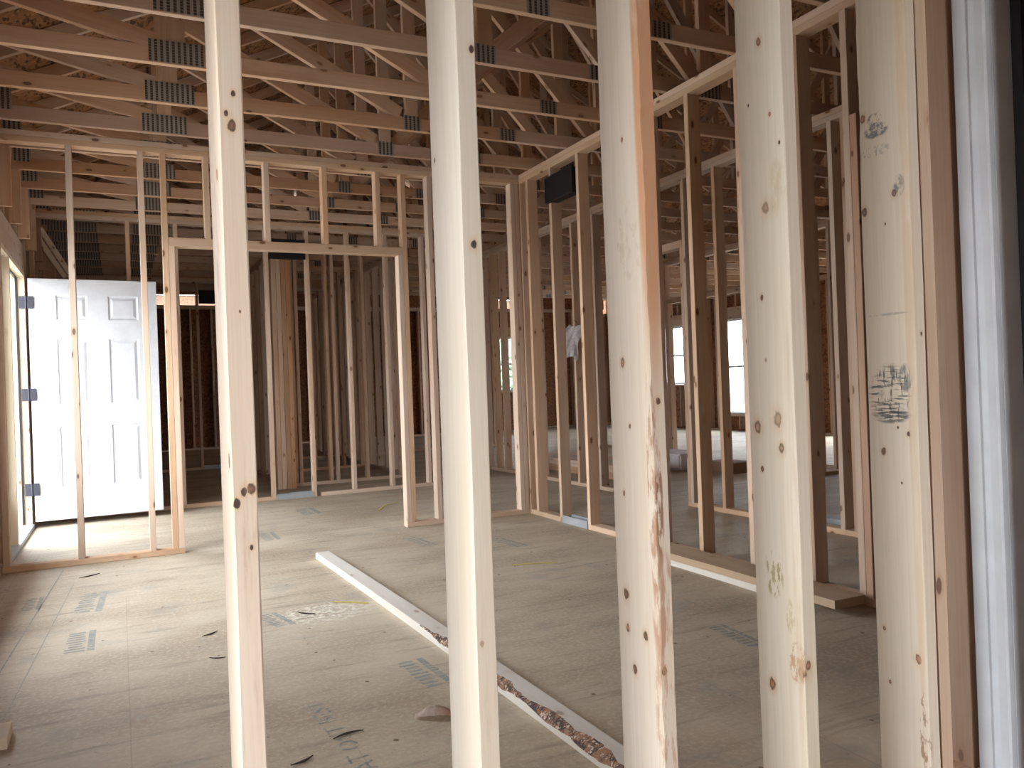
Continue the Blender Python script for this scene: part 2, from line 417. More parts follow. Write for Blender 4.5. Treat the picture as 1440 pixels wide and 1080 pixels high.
def window(name, axis, c, a, b, z0, z1, bar=True):
    root = empty(name, kind='structure'); F = []; f_ = .045
    def q(u0, u1, w0, w1, za, zb): return (w0, w1, u0, u1, za, zb) if axis == 'x' else (u0, u1, w0, w1, za, zb)
    w0, w1 = c, c+.09
    F += [q(a+.002, a+f_, w0, w1, z0+.002, z1-.002), q(b-f_, b-.002, w0, w1, z0+.002, z1-.002),
          q(a+f_, b-f_, w0, w1, z0+.002, z0+f_), q(a+f_, b-f_, w0, w1, z1-f_, z1-.002)]
    if bar:
        zm = (z0+z1)/2; F.append(q(a+f_, b-f_, w0+.02, w1-.01, zm-.022, zm+.022))
    boxes('window_frame', F, VINYL, root, bevel=.003)
    g = bpy.data.materials.get('window_glass')
    if not g:
        g, t, bb = new('window_glass'); bb.inputs['Transmission Weight'].default_value = 1
        bb.inputs['Roughness'].default_value = 0; bb.inputs['IOR'].default_value = 1.02; bb.inputs['Base Color'].default_value = (.93, .97, .98, 1)
    boxes('pane', [q(a+f_, b-f_, w0+.045, w0+.049, z0+f_, z1-f_)], g, root)
window('window_1', 'y', 17.53, 7.9, 9.4, .95, 2.25)
window('window_2', 'x', 11.23, 12.0, 13.15, .33, 2.27)
window('window_3', 'x', 11.23, 13.9, 15.0, .97, 2.27)

# ------------------------------------------------------------ partition walls
def frame(label, axis, c, a, b, studs, opens=(), skip=(), th=SD, top=True, zt=H, cripples=(), mats=None, corner=False):
    """stud partition: front face at c (x or y), running a..b; studs = lower coordinate of each stud"""
    loc = (c, a, 0) if axis == 'x' else (a, c, 0)
    root = empty('stud_wall', loc, label=label, cat='stud wall', group='interior stud partitions')
    def put(n, u0, u1, z0, z1, mat=None, **k):
        if axis == 'x': return stick(n, c, c+th, u0, u1, z0, z1, mat, root, **k)
        return stick(n, u0, u1, c, c+th, z0, z1, mat, root, **k)
    if top:
        put('top_plate', a, b, zt-.038, zt-.0005); put('top_plate', a, b, zt-.076, zt-.0385)
    u = a
    for (p, q) in sorted([(o_[0], o_[1]) for o_ in opens]+list(skip))+[(b, b)]:
        if p-u > .02: put('bottom_plate', u, p, 0, .038)
        u = q
    for i, s in enumerate(studs):
        m = mats.get(i) if mats else None
        zb = .001 if any(p-.001 <= s <= q for p, q in skip) else .038
        put('stud', s, s+SW, zb, zt-.076, m)
    for (p, q, hz) in opens:
        put('header', p-.038, q+.038, hz, hz+.062)
        put('trimmer_stud', p-.038, p, .038, hz); put('trimmer_stud', q, q+.038, .038, hz)
        put('king_stud', p-.077, p-.039, .038, zt-.076); put('king_stud', q+.039, q+.077, .038, zt-.076)
        for s in cripples:
            if p < s < q: put('cripple_stud', s, s+SW, hz+.062, zt-.076)
    return root, put

# wall of the white door side, with the cased opening (B)
B, putB = frame('stud wall across the middle of the view with a wide flat header over its opening', 'y', 6.0, -.695, 3.055,
      [-.69, -.27, .16, 2.24, 2.62, 2.975, 3.016], opens=[(.378, 1.985, 2.118)], cripples=[.58, .99, 1.41, 1.82])
# right hand partition (C)
C_, putC = frame('long stud wall on the right running towards the viewer with a black duct box near its top', 'x', 3.06, 2.55, 6.09,
      [6.05, 5.985, 5.85, 5.46, 5.045, 4.64, 4.19, 3.78, 3.352, 2.932, 2.971, 2.633], skip=[(5.045, 5.46)])
putC('trimmer_stud', 2.594, 2.632, .038, 2.26, ORANGE, label='reddish short trimmer stud')
# wall beyond the white door (D)
D, putD = frame('stud wall behind the open white door with a black duct box under its top plate', 'y', 8.40, -.695, 3.16,
      [-.69, .10, .52, .94, 1.365, 1.775, 2.20, 2.62, 3.04, 3.12], skip=[(1.403, 1.86)])
# long partition further right (F)
F_, putF = frame('long stud wall seen through the right hand partition with a door opening in it', 'x', 4.30, 2.0, 9.9,
      [2.1, 2.5, 2.9, 3.30, 3.74, 3.85, 4.25, 4.73, 5.02, 6.47, 6.85, 7.27, 7.68, 8.1, 8.45, 8.76, 9.05, 9.3, 9.6, 9.86],
      opens=[(5.49, 6.35, 2.19)], cripples=[5.85])
# small rooms beyond D
G, putG = frame('short stud wall facing the viewer just beyond the far duct box', 'y', 9.45, 1.60, 3.14,
      [1.80, 1.85, 2.20, 2.28, 2.64, 3.06])
post = empty('corner_post', (1.60, 9.45, 0), label='wide built-up brown post of several boards beyond the far duct box', cat='post')
for k in range(4): stick('stud', 1.575+k*.052, 1.575+k*.052+.050, 9.30, 9.445, .0, 2.753, ORANGE if k == 3 else TRUSS, post)
E_, _ = frame('row of closely seen studs running deep to the left of the built-up post', 'x', 1.69, 10.2, 13.1,
      [10.2, 10.45, 10.85, 11.25, 11.6, 12.0, 12.4, 12.8])
Hh, _ = frame('deep stud wall in the far centre running away behind the short wall', 'x', 3.18, 9.55, 15.2,
      [9.6, 9.75, 10.1, 10.42, 10.8, 11.2, 11.6, 12.0, 12.4, 12.8, 13.2, 13.6, 14.0, 14.4, 14.8])
K, _ = frame('far stud wall at the left beyond the open white door with a dark duct box at its top', 'y', 12.7, -.695, 1.68,
      [-.69, -.2, .22, .64, 1.06, 1.46], skip=[(1.06, 1.46)])
P1, _ = frame('far cross wall of studs in the centre background', 'y', 13.3, 1.80, 6.4,
      [1.8, 2.2, 2.6, 3.0, 3.3, 3.7, 4.1, 4.5, 4.9, 5.3, 5.7, 6.1, 6.36], opens=[])
P2, _ = frame('stud wall in the deep centre background between the two long partitions', 'y', 11.2, 1.80, 3.17,
      [1.8, 2.05, 2.4, 2.8, 3.05])
P3, _ = frame('far stud wall on the right standing before the tall bright windows', 'x', 7.27, 6.6, 12.2,
      [6.6, 7.0, 7.4, 9.9, 10.3, 10.7, 11.1, 11.5, 11.9, 12.15], opens=[(7.55, 9.6, 2.19)], cripples=[8., 8.4, 8.8, 9.2])
P4, _ = frame('stud wall at the far right crossing behind the second long partition', 'y', 6.25, 5.9, 9.4,
      [5.9, 6.0, 6.7, 7.1, 7.5, 7.9, 8.3, 8.7, 9.1, 9.35])

# ------------------------------------------------------------ duct boxes and floor boots
def duct(loc, axis, wd, ht, label):
    root = empty('duct_box', loc, label=label, cat='duct box', group='black duct boxes between studs')
    x, y, z = loc
    if axis == 'x':
        pan = [(x, x+.012, y, y+wd, z, z+ht)]; shell = [(x+.012, x+.09, y+.012, y+.02, z+.008, z+ht-.008), (x+.012, x+.09, y+wd-.02, y+wd-.012, z+.008, z+ht-.008),
            (x+.012, x+.09, y+.02, y+wd-.02, z+.008, z+.016), (x+.012, x+.09, y+.02, y+wd-.02, z+ht-.016, z+ht-.008)]
        rim = [(x-.006, x-.0005, y, y+wd, z, z+.01), (x-.006, x-.0005, y, y+wd, z+ht-.01, z+ht), (x-.006, x-.0005, y, y+.01, z+.01, z+ht-.01), (x-.006, x-.0005, y+wd-.01, y+wd, z+.01, z+ht-.01)]
    else:
        pan = [(x, x+wd, y, y+.012, z, z+ht)]; shell = [(x+.012, x+.02, y+.012, y+.09, z+.008, z+ht-.008), (x+wd-.02, x+wd-.012, y+.012, y+.09, z+.008, z+ht-.008),
            (x+.02, x+wd-.02, y+.012, y+.09, z+.008, z+.016), (x+.02, x+wd-.02, y+.012, y+.09, z+ht-.016, z+ht-.008)]
        rim = [(x, x+wd, y-.006, y-.0005, z, z+.01), (x, x+wd, y-.006, y-.0005, z+ht-.01, z+ht), (x, x+.01, y-.006, y-.0005, z+.01, z+ht-.01), (x+wd-.01, x+wd, y-.006, y-.0005, z+.01, z+ht-.01)]
    boxes('face_panel', pan, BLKP, root); boxes('side_wall', shell, BLKP, root); boxes('rim', rim, BLACK, root)
duct((3.035, 5.088, 2.475), 'x', .415, .20, 'black duct box in the top of the right hand stud wall')
duct((1.405, 8.375, 2.45), 'y', .365, .20, 'black duct box seen under the flat header of the middle opening')
duct((1.10, 12.675, 2.45), 'y', .355, .20, 'dark duct box at the top of the far left wall beyond the white door')
def boot(loc, axis, wd, label):
    root = empty('floor_duct_boot', loc, label=label, cat='duct boot', group='steel duct boots in the bottom plates')
    x, y, z = loc; h = .05
    def q(u0, u1, v0, v1, za, zb): return (x+v0, x+v1, y+u0, y+u1, za, zb) if axis == 'x' else (x+u0, x+u1, y+v0, y+v1, za, zb)
    boxes('flange', [q(0, wd, -.006, 0, .001, h), q(0, wd, SD, SD+.006, .001, h), q(0, .006, 0, SD, .001, h), q(wd-.006, wd, 0, SD, .001, h)], GALV, root)
    boxes('collar', [q(.006, wd-.006, .0, .012, .001, h+.006), q(.006, wd-.006, SD-.012, SD, .001, h+.006)], GALV, root)
    boxes('throat', [q(.006, wd-.006, .012, SD-.012, .001, .006)], BLKP, root)
boot((3.06, 5.086, 0), 'x', .372, 'blue-grey steel duct boot on the floor in the right hand wall')
boot((1.406, 8.40, 0), 'y', .368, 'grey steel duct boot on the floor of the wall beyond the middle opening')
boot((1.10, 12.70, 0), 'y', .355, 'grey steel duct boot on the floor of the far left wall beyond the white door')

# ------------------------------------------------------------ foreground wall (A), one long empty with its studs
A = empty('stud_wall', (0, 1.30, 0), label='nearest exterior stud wall whose big pale studs cut across the whole photo', cat='stud wall')
GREY, BRN, REDB = (.10, .055, .035), (.16, .075, .045), (.34, .16, .09)
def Lz(z): return z-(.038+H-.076)/2      # height in the stud's own coordinates
FX, LX = -.07, -.019                     # front face (y) and left face (x)
def kn(face, s, z, r, col=BRN, st=1.):
    """a knot: face 'f' at x offset s, or face 'l' at y offset s"""
    c = (s, FX, Lz(z)) if face == 'f' else (LX, s, Lz(z))
    r *= 1.15 if face == 'f' else 1.45
    rad = (r, .02, r*1.5) if face == 'f' else (.02, r, r*1.45)
    return (c, rad, col, st)
DK = (.05, .025, .018)
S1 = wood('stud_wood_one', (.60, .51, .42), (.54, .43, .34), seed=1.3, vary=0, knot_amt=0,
  knots=[kn('f', .004, 1.537, .0035, DK), kn('f', -.007, 1.505, .0035, DK), kn('f', .000, 1.488, .0065, BRN), kn('f', .011, .925, .0065, BRN), kn('f', -.001, .922, .005, DK),
         kn('f', -.012, .905, .0055, DK), kn('l', -.05, .97, .007, BRN), kn('f', .008, .835, .003, DK), kn('f', .003, 1.20, .0018, DK), kn('l', -.03, 1.42, .006, REDB)],
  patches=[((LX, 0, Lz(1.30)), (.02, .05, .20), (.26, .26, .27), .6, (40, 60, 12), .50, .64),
           ((.012, FX, Lz(.80)), (.02, .02, .25), (.36, .22, .15), .4, (60, 30, 8), .48, .66)])
S2 = wood('stud_wood_two', (.65, .59, .51), (.59, .51, .41), seed=2.6, vary=0, knot_amt=0, grain=.8,
  knots=[kn('f', .012, 1.668, .0055, DK), kn('f', .004, 1.322, .006, DK), kn('f', -.008, .62, .004, REDB, .5), kn('l', .05, 1.50, .003, DK, .7)],
  patches=[((.01, FX, Lz(.45)), (.02, .02, .5), (.42, .28, .19), .4, (60, 30, 5), .5, .7)])
S3 = wood('stud_wood_three', (.66, .59, .51), (.61, .52, .42), seed=3.4, vary=0, knot_amt=0,
  knots=[kn('f', -.010, 1.60, .006, BRN), kn('f', -.008, 1.48, .005, REDB), kn('f', .004, 1.40, .0045, BRN), kn('f', .003, 1.03, .0055, DK), kn('l', .017, 1.11, .006, REDB), kn('l', .0, .98, .003, BRN),
         kn('l', .030, .84, .0035, REDB), kn('l', .035, .63, .007, BRN), kn('l', .035, .56, .005, REDB), kn('l', -.028, .56, .006, BRN), kn('l', .014, .48, .006, BRN), kn('l', -.01, 1.56, .003, REDB), kn('f', -.006, .50, .006, BRN)],
  patches=[((0, FX, Lz(1.95)), (.04, .022, .92), (.50, .265, .145), .95, (12, 12, 3), .20, .45),
           ((-.004, FX, Lz(.83)), (.010, .022, .13), (.24, .13, .08), .95, (90, 40, 16), .44, .54),
           ((.0, FX, Lz(.62)), (.03, .022, .12), (.38, .21, .13), .8, (60, 40, 8), .40, .55),
           ((.0, FX, Lz(.40)), (.03, .022, .22), (.42, .25, .16), .7, (80, 40, 12), .50, .60),
           ((LX, -.02, Lz(1.35)), (.02, .05, .10), (.48, .38, .27), .5, (40, 60, 30), .50, .64),
           ((LX, -.067, Lz(.85)), (.02, .014, .25), (.36, .19, .11), .8, (70, 60, 12), .45, .58)])
S4 = wood('stud_wood_four', (.67, .60, .50), (.62, .54, .42), seed=4.2, vary=0, knot_amt=0,
  knots=[kn('l', -.007, 1.447, .008, (.40, .26, .15), .8), kn('l', .043, .955, .0085, (.36, .22, .14)), kn('l', -.020, .975, .010, (.42, .28, .17), .8), kn('l', -.028, .91, .0065, (.36, .22, .14)),
         kn('l', .034, .86, .004, BRN), kn('l', .015, 1.25, .004, BRN), kn('l', .027, .372, .008, REDB), kn('l', -.062, .425, .008, REDB), kn('l', -.004, 1.82, .006, REDB),
         kn('l', .035, 1.69, .002, DK), kn('l', -.03, 1.65, .003, REDB), kn('l', -.055, 1.58, .0025, DK), kn('l', .01, 1.107, .003, REDB, .6), kn('f', -.006, .44, .008, REDB)],
  patches=[((LX, .010, Lz(.625)), (.02, .030, .055), (.33, .27, .13), .9, (50, 75, 24), .48, .58),
           ((LX, -.035, Lz(.54)), (.02, .014, .04), (.45, .36, .20), .8, (60, 70, 24), .45, .58),
           ((LX, -.052, Lz(.44)), (.02, .026, .05), (.44, .27, .16), .9, (60, 60, 34), .44, .56),
           ((LX, -.045, Lz(1.48)), (.02, .03, .07), (.50, .40, .26), .6, (30, 30, 12), .42, .6),
           ((LX, -.058, Lz(.7)), (.02, .010, .5), (.50, .36, .25), .5, (40, 40, 4), .35, .6)])
S5 = wood('stud_wood_five', (.62, .54, .44), (.57, .48, .37), seed=5.7, vary=0, knot_amt=0,
  knots=[kn('l', .060, 1.475, .0065, (.20, .14, .11)), kn('l', -.028, 1.505, .0055, (.20, .14, .11)), kn('l', .028, .875, .0055, BRN, .9), kn('l', -.045, .92, .004, DK), kn('l', -.048, .38, .007, REDB), kn('l', .045, .43, .0035, REDB),
         kn('l', -.015, .935, .002, DK), kn('l', .0, 1.435, .002, DK), kn('l', -.02, .80, .002, DK), kn('l', .055, 1.71, .006, REDB), kn('l', .035, .30, .003, REDB), kn('f', .004, 1.16, .004, BRN)],
  patches=[((LX, .006, Lz(1.015)), (.02, .062, .075), (.05, .055, .055), .85, (30, 16, 150), .50, .60),
           ((LX, .0, Lz(1.02)), (.02, .060, .070), (.05, .055, .06), .8, (30, 130, 26), .54, .62),
           ((LX, -.040, Lz(1.055)), (.02, .020, .035), (.09, .11, .12), .75, (30, 120, 20), .38, .58),
           ((LX, .005, Lz(.965)), (.02, .058, .022), (.06, .06, .06), .8, (30, 20, 120), .42, .56),
           ((LX, .018, Lz(1.670)), (.02, .036, .020), (.06, .075, .11), .8, (30, 50, 60), .38, .58),
           ((LX, .022, Lz(1.700)), (.02, .022, .016), (.07, .08, .10), .7, (30, 90, 90), .45, .58),
           ((LX, .020, Lz(1.620)), (.02, .050, .014), (.15, .15, .17), .55, (30, 120, 60), .45, .60),
           ((LX, -.042, Lz(1.52)), (.02, .016, .028), (.12, .13, .15), .8, (30, 60, 50), .40, .6),
           ((LX, .0, Lz(1.213)), (.02, .062, .003), (.30, .27, .24), .7, (30, 30, 30), .30, .5),
           ((LX, -.058, Lz(1.45)), (.02, .014, 1.3), (.55, .40, .27), .6, (50, 40, 4), .30, .55),
           ((LX, -.058, Lz(.18)), (.02, .014, .13), (.30, .17, .11), .9, (60, 70, 30), .46, .58)])
def shaped_stud(name, x, mat, label, wane=None, seed=0):
    """a 2x6 stud with slightly uneven arrises; wane = (corner, z0, z1, depth) is a bark edge"""
    bm = bmesh.new(); n = 150; z0, z1 = .038, H-.076; rg = random.Random(seed); a, b = SW/2, SE/2
    ph = [rg.uniform(0, 6) for _ in range(8)]
    rings = []
    for i in range(n+1):
        z = z0+(z1-z0)*i/n; zl = z-(z0+z1)/2
        bow = .0012*math.sin(z*1.7+ph[0])
        def cc(k):
            c = .0022+.0008*math.sin(z*9+ph[k])
            if wane and wane[0] == k and wane[1] < z < wane[2]:
                e = min(1, (z-wane[1])/.12, (wane[2]-z)/.12)
                c += wane[3]*e*(.6+.25*math.sin(z*23+ph[5])+.15*math.sin(z*71+ph[6])+.12*rg.uniform(-1, 1))
            return max(.0012, c)
        c0, c1, c2, c3 = cc(0), cc(1), cc(2), cc(3)   # front-left, back-left, back-right, front-right
        ring = [(-a+c0, -b), (a-c3, -b), (a, -b+c3), (a, b-c2), (a-c2, b), (-a+c1, b), (-a, b-c1), (-a, -b+c0)]
        rings.append([bm.verts.new((px+bow, py, zl)) for px, py in ring])
    for i in range(n):
        for k in range(8): bm.faces.new((rings[i][k], rings[i][(k+1) % 8], rings[i+1][(k+1) % 8], rings[i+1][k]))
    bm.faces.new(rings[0][::-1]); bm.faces.new(rings[-1])
    o = obj(name, mesh_from(bm, name), mat, None, (x+SW/2, 1.30+SE/2, (z0+z1)/2))
    o.matrix_basis = Matrix.Translation(o.location); setparent(o, A); o['label'] = label
    return o
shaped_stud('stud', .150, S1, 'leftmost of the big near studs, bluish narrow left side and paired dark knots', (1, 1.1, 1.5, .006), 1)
shaped_stud('stud', .547, S2, 'second big near stud from the left, clean pale board with few knots', None, 2)
shaped_stud('stud', .932, S3, 'middle big near stud with an orange bark-stained right edge', (0, .2, 2.4, .006), 3)
shaped_stud('stud', 1.312, S4, 'fourth big near stud, broad cream face with scattered brown knots', None, 4)
shaped_stud('stud', 1.705, S5, 'rightmost big near stud with black ink stamps', (1, 1.5, 2.3, .005), 5)
stick('stud', 1.750, 1.788, 1.301, 1.439, .038, H-.076, WOOD, A, label='narrow stud sistered to the right of the stamped stud')
stick('stud', -.25, -.212, 1.30, 1.44, .038, H-.076, WOOD, A)
stick('stud', -.69, -.652, 1.30, 1.44, .038, H-.076, WOOD, A)
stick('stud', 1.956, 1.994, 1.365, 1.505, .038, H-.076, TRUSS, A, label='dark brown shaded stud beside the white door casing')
stick('stud', 1.996, 2.034, 1.360, 1.500, .038, H-.076, TRUSS, A)
stick('bottom_plate', -.695, 2.10, 1.30, 1.44, 0, .038, WOOD, A)
stick('top_plate', -.695, 2.10, 1.30, 1.44, H-.038, H-.0005, WOOD, A); stick('top_plate', -.695, 2.10, 1.30, 1.44, H-.076, H-.0385, WOOD, A)

# ------------------------------------------------------------ white cased doorway at the right edge
dr = empty('door_1', (1.93, 1.25, 0), kind='structure')
prof = [(.0, .0), (-.008, .001), (-.008, .014), (-.014, .018), (-.014, .040), (-.010, .043), (-.010, .064), (-.022, .069), (-.024, .090), (-.018, .094), (.0, .094)]
bm = bmesh.new(); vs0, vs1 = [], []
for px, py in prof:
    vs0.append(bm.verts.new((1.955+px, 1.345-py, 0.0))); vs1.append(bm.verts.new((1.955+px, 1.345-py, 2.82)))
n = len(prof)
for i in range(n-1): bm.faces.new((vs0[i], vs0[i+1], vs1[i+1], vs1[i]))
bm.faces.new((vs0[-1], vs0[0], vs1[0], vs1[-1])); bm.faces.new(vs0[::-1]); bm.faces.new(vs1)
bmesh.ops.recalc_face_normals(bm, faces=bm.faces)
obj('casing', mesh_from(bm, 'casing'), TRIM, dr)
boxes('jamb', [(1.956, 2.035, 1.250, 1.272, 0, 2.82)], TRIM, dr, bevel=.001)
boxes('weatherstrip', [(2.036, 2.060, 1.225, 1.285, 0, 2.82)], BLACK, dr)
shelf = empty('shelf_rack', (2.45, 1.1, 0), label='black metal rack glimpsed through the white cased doorway at the right edge', cat='rack')
boxes('upright', [(2.30, 2.33, 1.27, 1.29, 0, 2.6), (2.75, 2.78, 1.27, 1.29, 0, 2.6)], BLACK, shelf)
boxes('shelf', [(2.13, 2.95, 1.0, 1.269, 1.94, 2.09)], BLACK, shelf)
boxes('wall_side', [(2.10, 4.6, 1.291, 1.30, 0, 2.82)], VINYL, kind='structure')
wp = ext_wall('wall_porch', 'x', 2.10, 1, -3.46, 1.15, [(-.2, .9, 0, 2.1)])

# ------------------------------------------------------------ left entry: frame, sidelight and open white door
ef = empty('door_2', (-.70, 8.0, 0), kind='structure')
boxes('door_frame', [(-.845, -.695, 7.995, 8.028, .02, 2.185), (-.845, -.695, 6.92, 6.955, .02, 2.185), (-.845, -.695, 6.362, 6.395, .02, 2.185),
                     (-.845, -.695, 6.395, 7.995, 2.15, 2.187)], FRESH, ef, bevel=.002)
boxes('door_sill', [(-.87, -.68, 6.362, 8.028, 0, .035)], GALV, ef, bevel=.003)
boxes('weatherstrip', [(-.765, -.750, 7.975, 7.994, .04, 2.14), (-.765, -.750, 6.956, 7.974, 2.13, 2.149)], BLACK, ef)
boxes('sidelight_frame', [(-.80, -.76, 6.396, 6.47, .04, 2.149), (-.80, -.76, 6.84, 6.919, .04, 2.149), (-.80, -.76, 6.47, 6.84, 2.06, 2.149), (-.80, -.76, 6.47, 6.84, .04, .36)], VINYL, ef, bevel=.003)
boxes('pane', [(-.782, -.778, 6.471, 6.839, .361, 2.059)], bpy.data.materials['window_glass'], ef)

leaf = empty('entry_door', (-.695, 8.0, 0), label='white six-panel entry door standing open at the left, swung in on dark hinges', cat='door')
DW, DH, DZ, DT = 1.01, 2.085, .055, .044
def door_mesh():
    bm = bmesh.new()
    cols = [(.205, .445), (.605, .845)]; rows = [(.13, .385), (.475, .75), (.83, .933)]
    xs = sorted({0, 1, *[v for c in cols for v in c]}); zs = sorted({0, 1, *[v for c in rows for v in c]})
    for side in (0, 1):
        y = 0 if side == 0 else DT; sg = 1 if side == 0 else -1
        for i in range(len(xs)-1):
            for j in range(len(zs)-1):
                x0, x1, z0, z1 = xs[i]*DW, xs[i+1]*DW, DZ+zs[j]*DH, DZ+zs[j+1]*DH
                if (xs[i], xs[i+1]) in cols and (zs[j], zs[j+1]) in rows:
                    prev = [bm.verts.new(p) for p in ((x0, y, z0), (x1, y, z0), (x1, y, z1), (x0, y, z1))]
                    for off, dep in ((.010, .009), (.018, .010), (.040, .002)):
                        cur = [bm.verts.new(p) for p in ((x0+off, y+sg*dep, z0+off), (x1-off, y+sg*dep, z0+off), (x1-off, y+sg*dep, z1-off), (x0+off, y+sg*dep, z1-off))]
                        for k in range(4): bm.faces.new((prev[k], prev[(k+1) % 4], cur[(k+1) % 4], cur[k]))
                        prev = cur
                    bm.faces.new(prev)
                else:
                    bm.faces.new([bm.verts.new(p) for p in ((x0, y, z0), (x1, y, z0), (x1, y, z1), (x0, y, z1))])
    for a, b in (((0, 0), (DW, 0)), ((DW, 0), (DW, 1)), ((DW, 1), (0, 1)), ((0, 1), (0, 0))):
        bm.faces.new([bm.verts.new(p) for p in ((a[0], 0, DZ+a[1]*DH), (b[0], 0, DZ+b[1]*DH), (b[0], DT, DZ+b[1]*DH), (a[0], DT, DZ+a[1]*DH))])
    bmesh.ops.remove_doubles(bm, verts=bm.verts, dist=.0002)
    bmesh.ops.recalc_face_normals(bm, faces=bm.faces)
    return mesh_from(bm, 'door_leaf')
rz = Matrix.Rotation(R(3.2), 4, 'Z')
pn = bpy.data.objects.new('door_panel', door_mesh()); COL.objects.link(pn); pn.data.materials.append(WHITE); pn.parent = leaf
pn.matrix_basis = rz @ Matrix.Translation((.022, -.012, 0))
for hz in (.28, 1.09, 1.88):
    hg = boxes('hinge', [(-.045, .004, -.026, -.018, hz, hz+.105), (.010, .062, -.026, -.018, hz, hz+.105)], HINGE, None, bevel=.001)
    bm = bmesh.new(); bmesh.ops.create_cone(bm, cap_ends=True, segments=12, radius1=.008, radius2=.008, depth=.11, matrix=Matrix.Translation((.007, -.026, hz+.0525)))
    bm.from_mesh(hg.data); bm.to_mesh(hg.data); bm.free(); hg.parent = leaf

# ------------------------------------------------------------ roof trusses
ZB = H
JT = [.33, 1.85, 3.37]
def plate_mesh(w, h):
    key = ('pl', w, h)
    if key in CACHE: return CACHE[key]
    bm = bmesh.new(); box_bm(bm, -w/2, w/2, -.0015, .0015, -h/2, h/2)
    me = mesh_from(bm, 'connector_plate'); me.materials.append(PLATE); CACHE[key] = me; return me
def make_truss(y, tanw, far=False):
    root = empty('roof_truss', (-.70, y, ZB)); t = SW
    def pl(x, z, w=.13, h=.09, both=False):
        for yy in ((y-.0021, y+t+.0021) if both else (y-.0021,)):
            o = bpy.data.objects.new('connector_plate', plate_mesh(w, h)); COL.objects.link(o); o.location = (x, yy, z)
            o.matrix_basis = Matrix.Translation(o.location); setparent(o, root)
    web('bottom_chord', -.70, ZB+.0455, 2.57, ZB+.0455, .089, y, t, tanw, root)
    web('bottom_chord', 2.571, ZB+.0455, 7.9, ZB+.0455, .089, y, t, TRUSS, root)
    web('bottom_chord', 7.901, ZB+.0455, 11.2, ZB+.0455, .089, y, t, TRUSS, root)
    k = math.hypot(1, SL)*.0445
    web('top_chord', EX, roof_z(EX)-k, RX, roof_z(RX)-k, .089, y, t, TRUSS, root)
    web('top_chord', 2*RX-EX, roof_z(EX)-k, RX, roof_z(RX)-k, .089, y, t, TRUSS, root)
    def mir(x): return 2*RX-x
    for m in (lambda x: x, mir):
        pts = [-.68]+JT+[RX]
        web('web', m(-.68), ZB+.05, m(-.68), roof_z(-.68)-.06, .089, y, t, TRUSS, root)
        for i, x in enumerate(JT):
            web('web', m(x), ZB+.09, m(x), roof_z(x)-.10, .089, y, t, TRUSS, root)
        for a, b in zip(pts[:-1], pts[1:]):
            if b == RX: web('web', m(a)+.0, roof_z(a)-.13, m(b-.35), ZB+.11, .089, y, t, TRUSS, root)
            else: web('web', m(a+.05), roof_z(a)-.13, m(b-.08), ZB+.11, .089, y, t, TRUSS, root)
    web('web', 1.92, ZB+.10, 3.42, ZB+.10+1.245, .089, y+t, t, TRUSS, root)
    web('web', RX, ZB+.09, RX, roof_z(RX)-.11, .089, y, t, TRUSS, root)
    pl(.33, ZB+.066, .27, .118); pl(1.85, ZB+.05, .12, .098); pl(2.57, ZB+.0455, .125, .082); pl(3.40, ZB+.05, .15, .10); pl(7.1, ZB+.05, .14, .10); pl(7.9, ZB+.0455, .13, .08)
    pl(-.60, ZB+.13, .12, .14); pl(.33, roof_z(.33)-.09, .12, .1)
    if far: pl(-.38, ZB+.055, .46, .10)
    stick('heel_block', -.698, -.615, y+.001, y+t-.001, 2.42, ZB-.001, TRUSS, root)
    return root
def copy_tree(o, dy):
    c = o.copy(); COL.objects.link(c); c.location.y += dy
    for ch in list(o.children):
        d = ch.copy(); COL.objects.link(d); d.parent = c
    return c
NEARW = {2: WOOD, 5: ORANGE, 6: ORANGE, 7: ORANGE, 8: ORANGE}
ORD = ['nearest', 'second', 'third', 'fourth', 'fifth', 'sixth', 'seventh', 'eighth', 'ninth', 'tenth']
ys = [3.97-.61*4+.61*k for k in range(22)]
base = {}
vis = 0
for k, y in enumerate(ys):
    kindw = ORANGE if 3 <= vis <= 7 else TRUSS
    far = y > 8.5; key = kindw.name+str(far)
    if key not in base: tr = make_truss(y, kindw, far); base[key] = tr
    else: tr = copy_tree(base[key], y-base[key].location.y)
    g = 'roof trusses overhead'
    if y < 3.2:
        tag(tr, 'bare wooden roof truss above the nearest studs, partly out of the top of the photo', 'roof truss', 'nearest roof trusses overhead')
    elif y < 6.0:
        tag(tr, 'wooden roof truss before the middle stud wall, %s of four from the viewer' % ['first', 'second', 'third', 'fourth', 'fifth'][vis], 'roof truss', g); vis += 1
    elif y < 8.4:
        tag(tr, 'wooden roof truss between the middle and white door walls, %s from the viewer' % ['first', 'second', 'third', 'fourth', 'fifth'][vis-4 if vis >= 4 else 0], 'roof truss', g); vis += 1
    else:
        tag(tr, 'bare wooden roof truss in the tight far stack beyond the open white door', 'roof truss', 'far roof trusses in a tight stack'); vis = 99

# diagonal braces under the webs
def brace(label, a, b, w=.089, t=.038, mat=None):
    a, b = Vector(a), Vector(b); d = (b-a); L = d.length; d.normalize()
    side = d.cross(Vector((0, 1, 0))).normalized(); nrm = side.cross(d)
    mm = Matrix.Identity(4)
    for i, v in enumerate((side, nrm*-1 if side.cross(nrm).dot(d) < 0 else nrm, d)):
        for j in range(3): mm[j][i] = v[j]
    mm.translation = (a+b)/2
    me = prism(w, t, round(L, 3)).copy(); me.materials.append(mat or FRESH)
    o = bpy.data.objects.new('diagonal_brace', me); COL.objects.link(o); o.matrix_basis = mm
    return tag(o, label, 'brace')

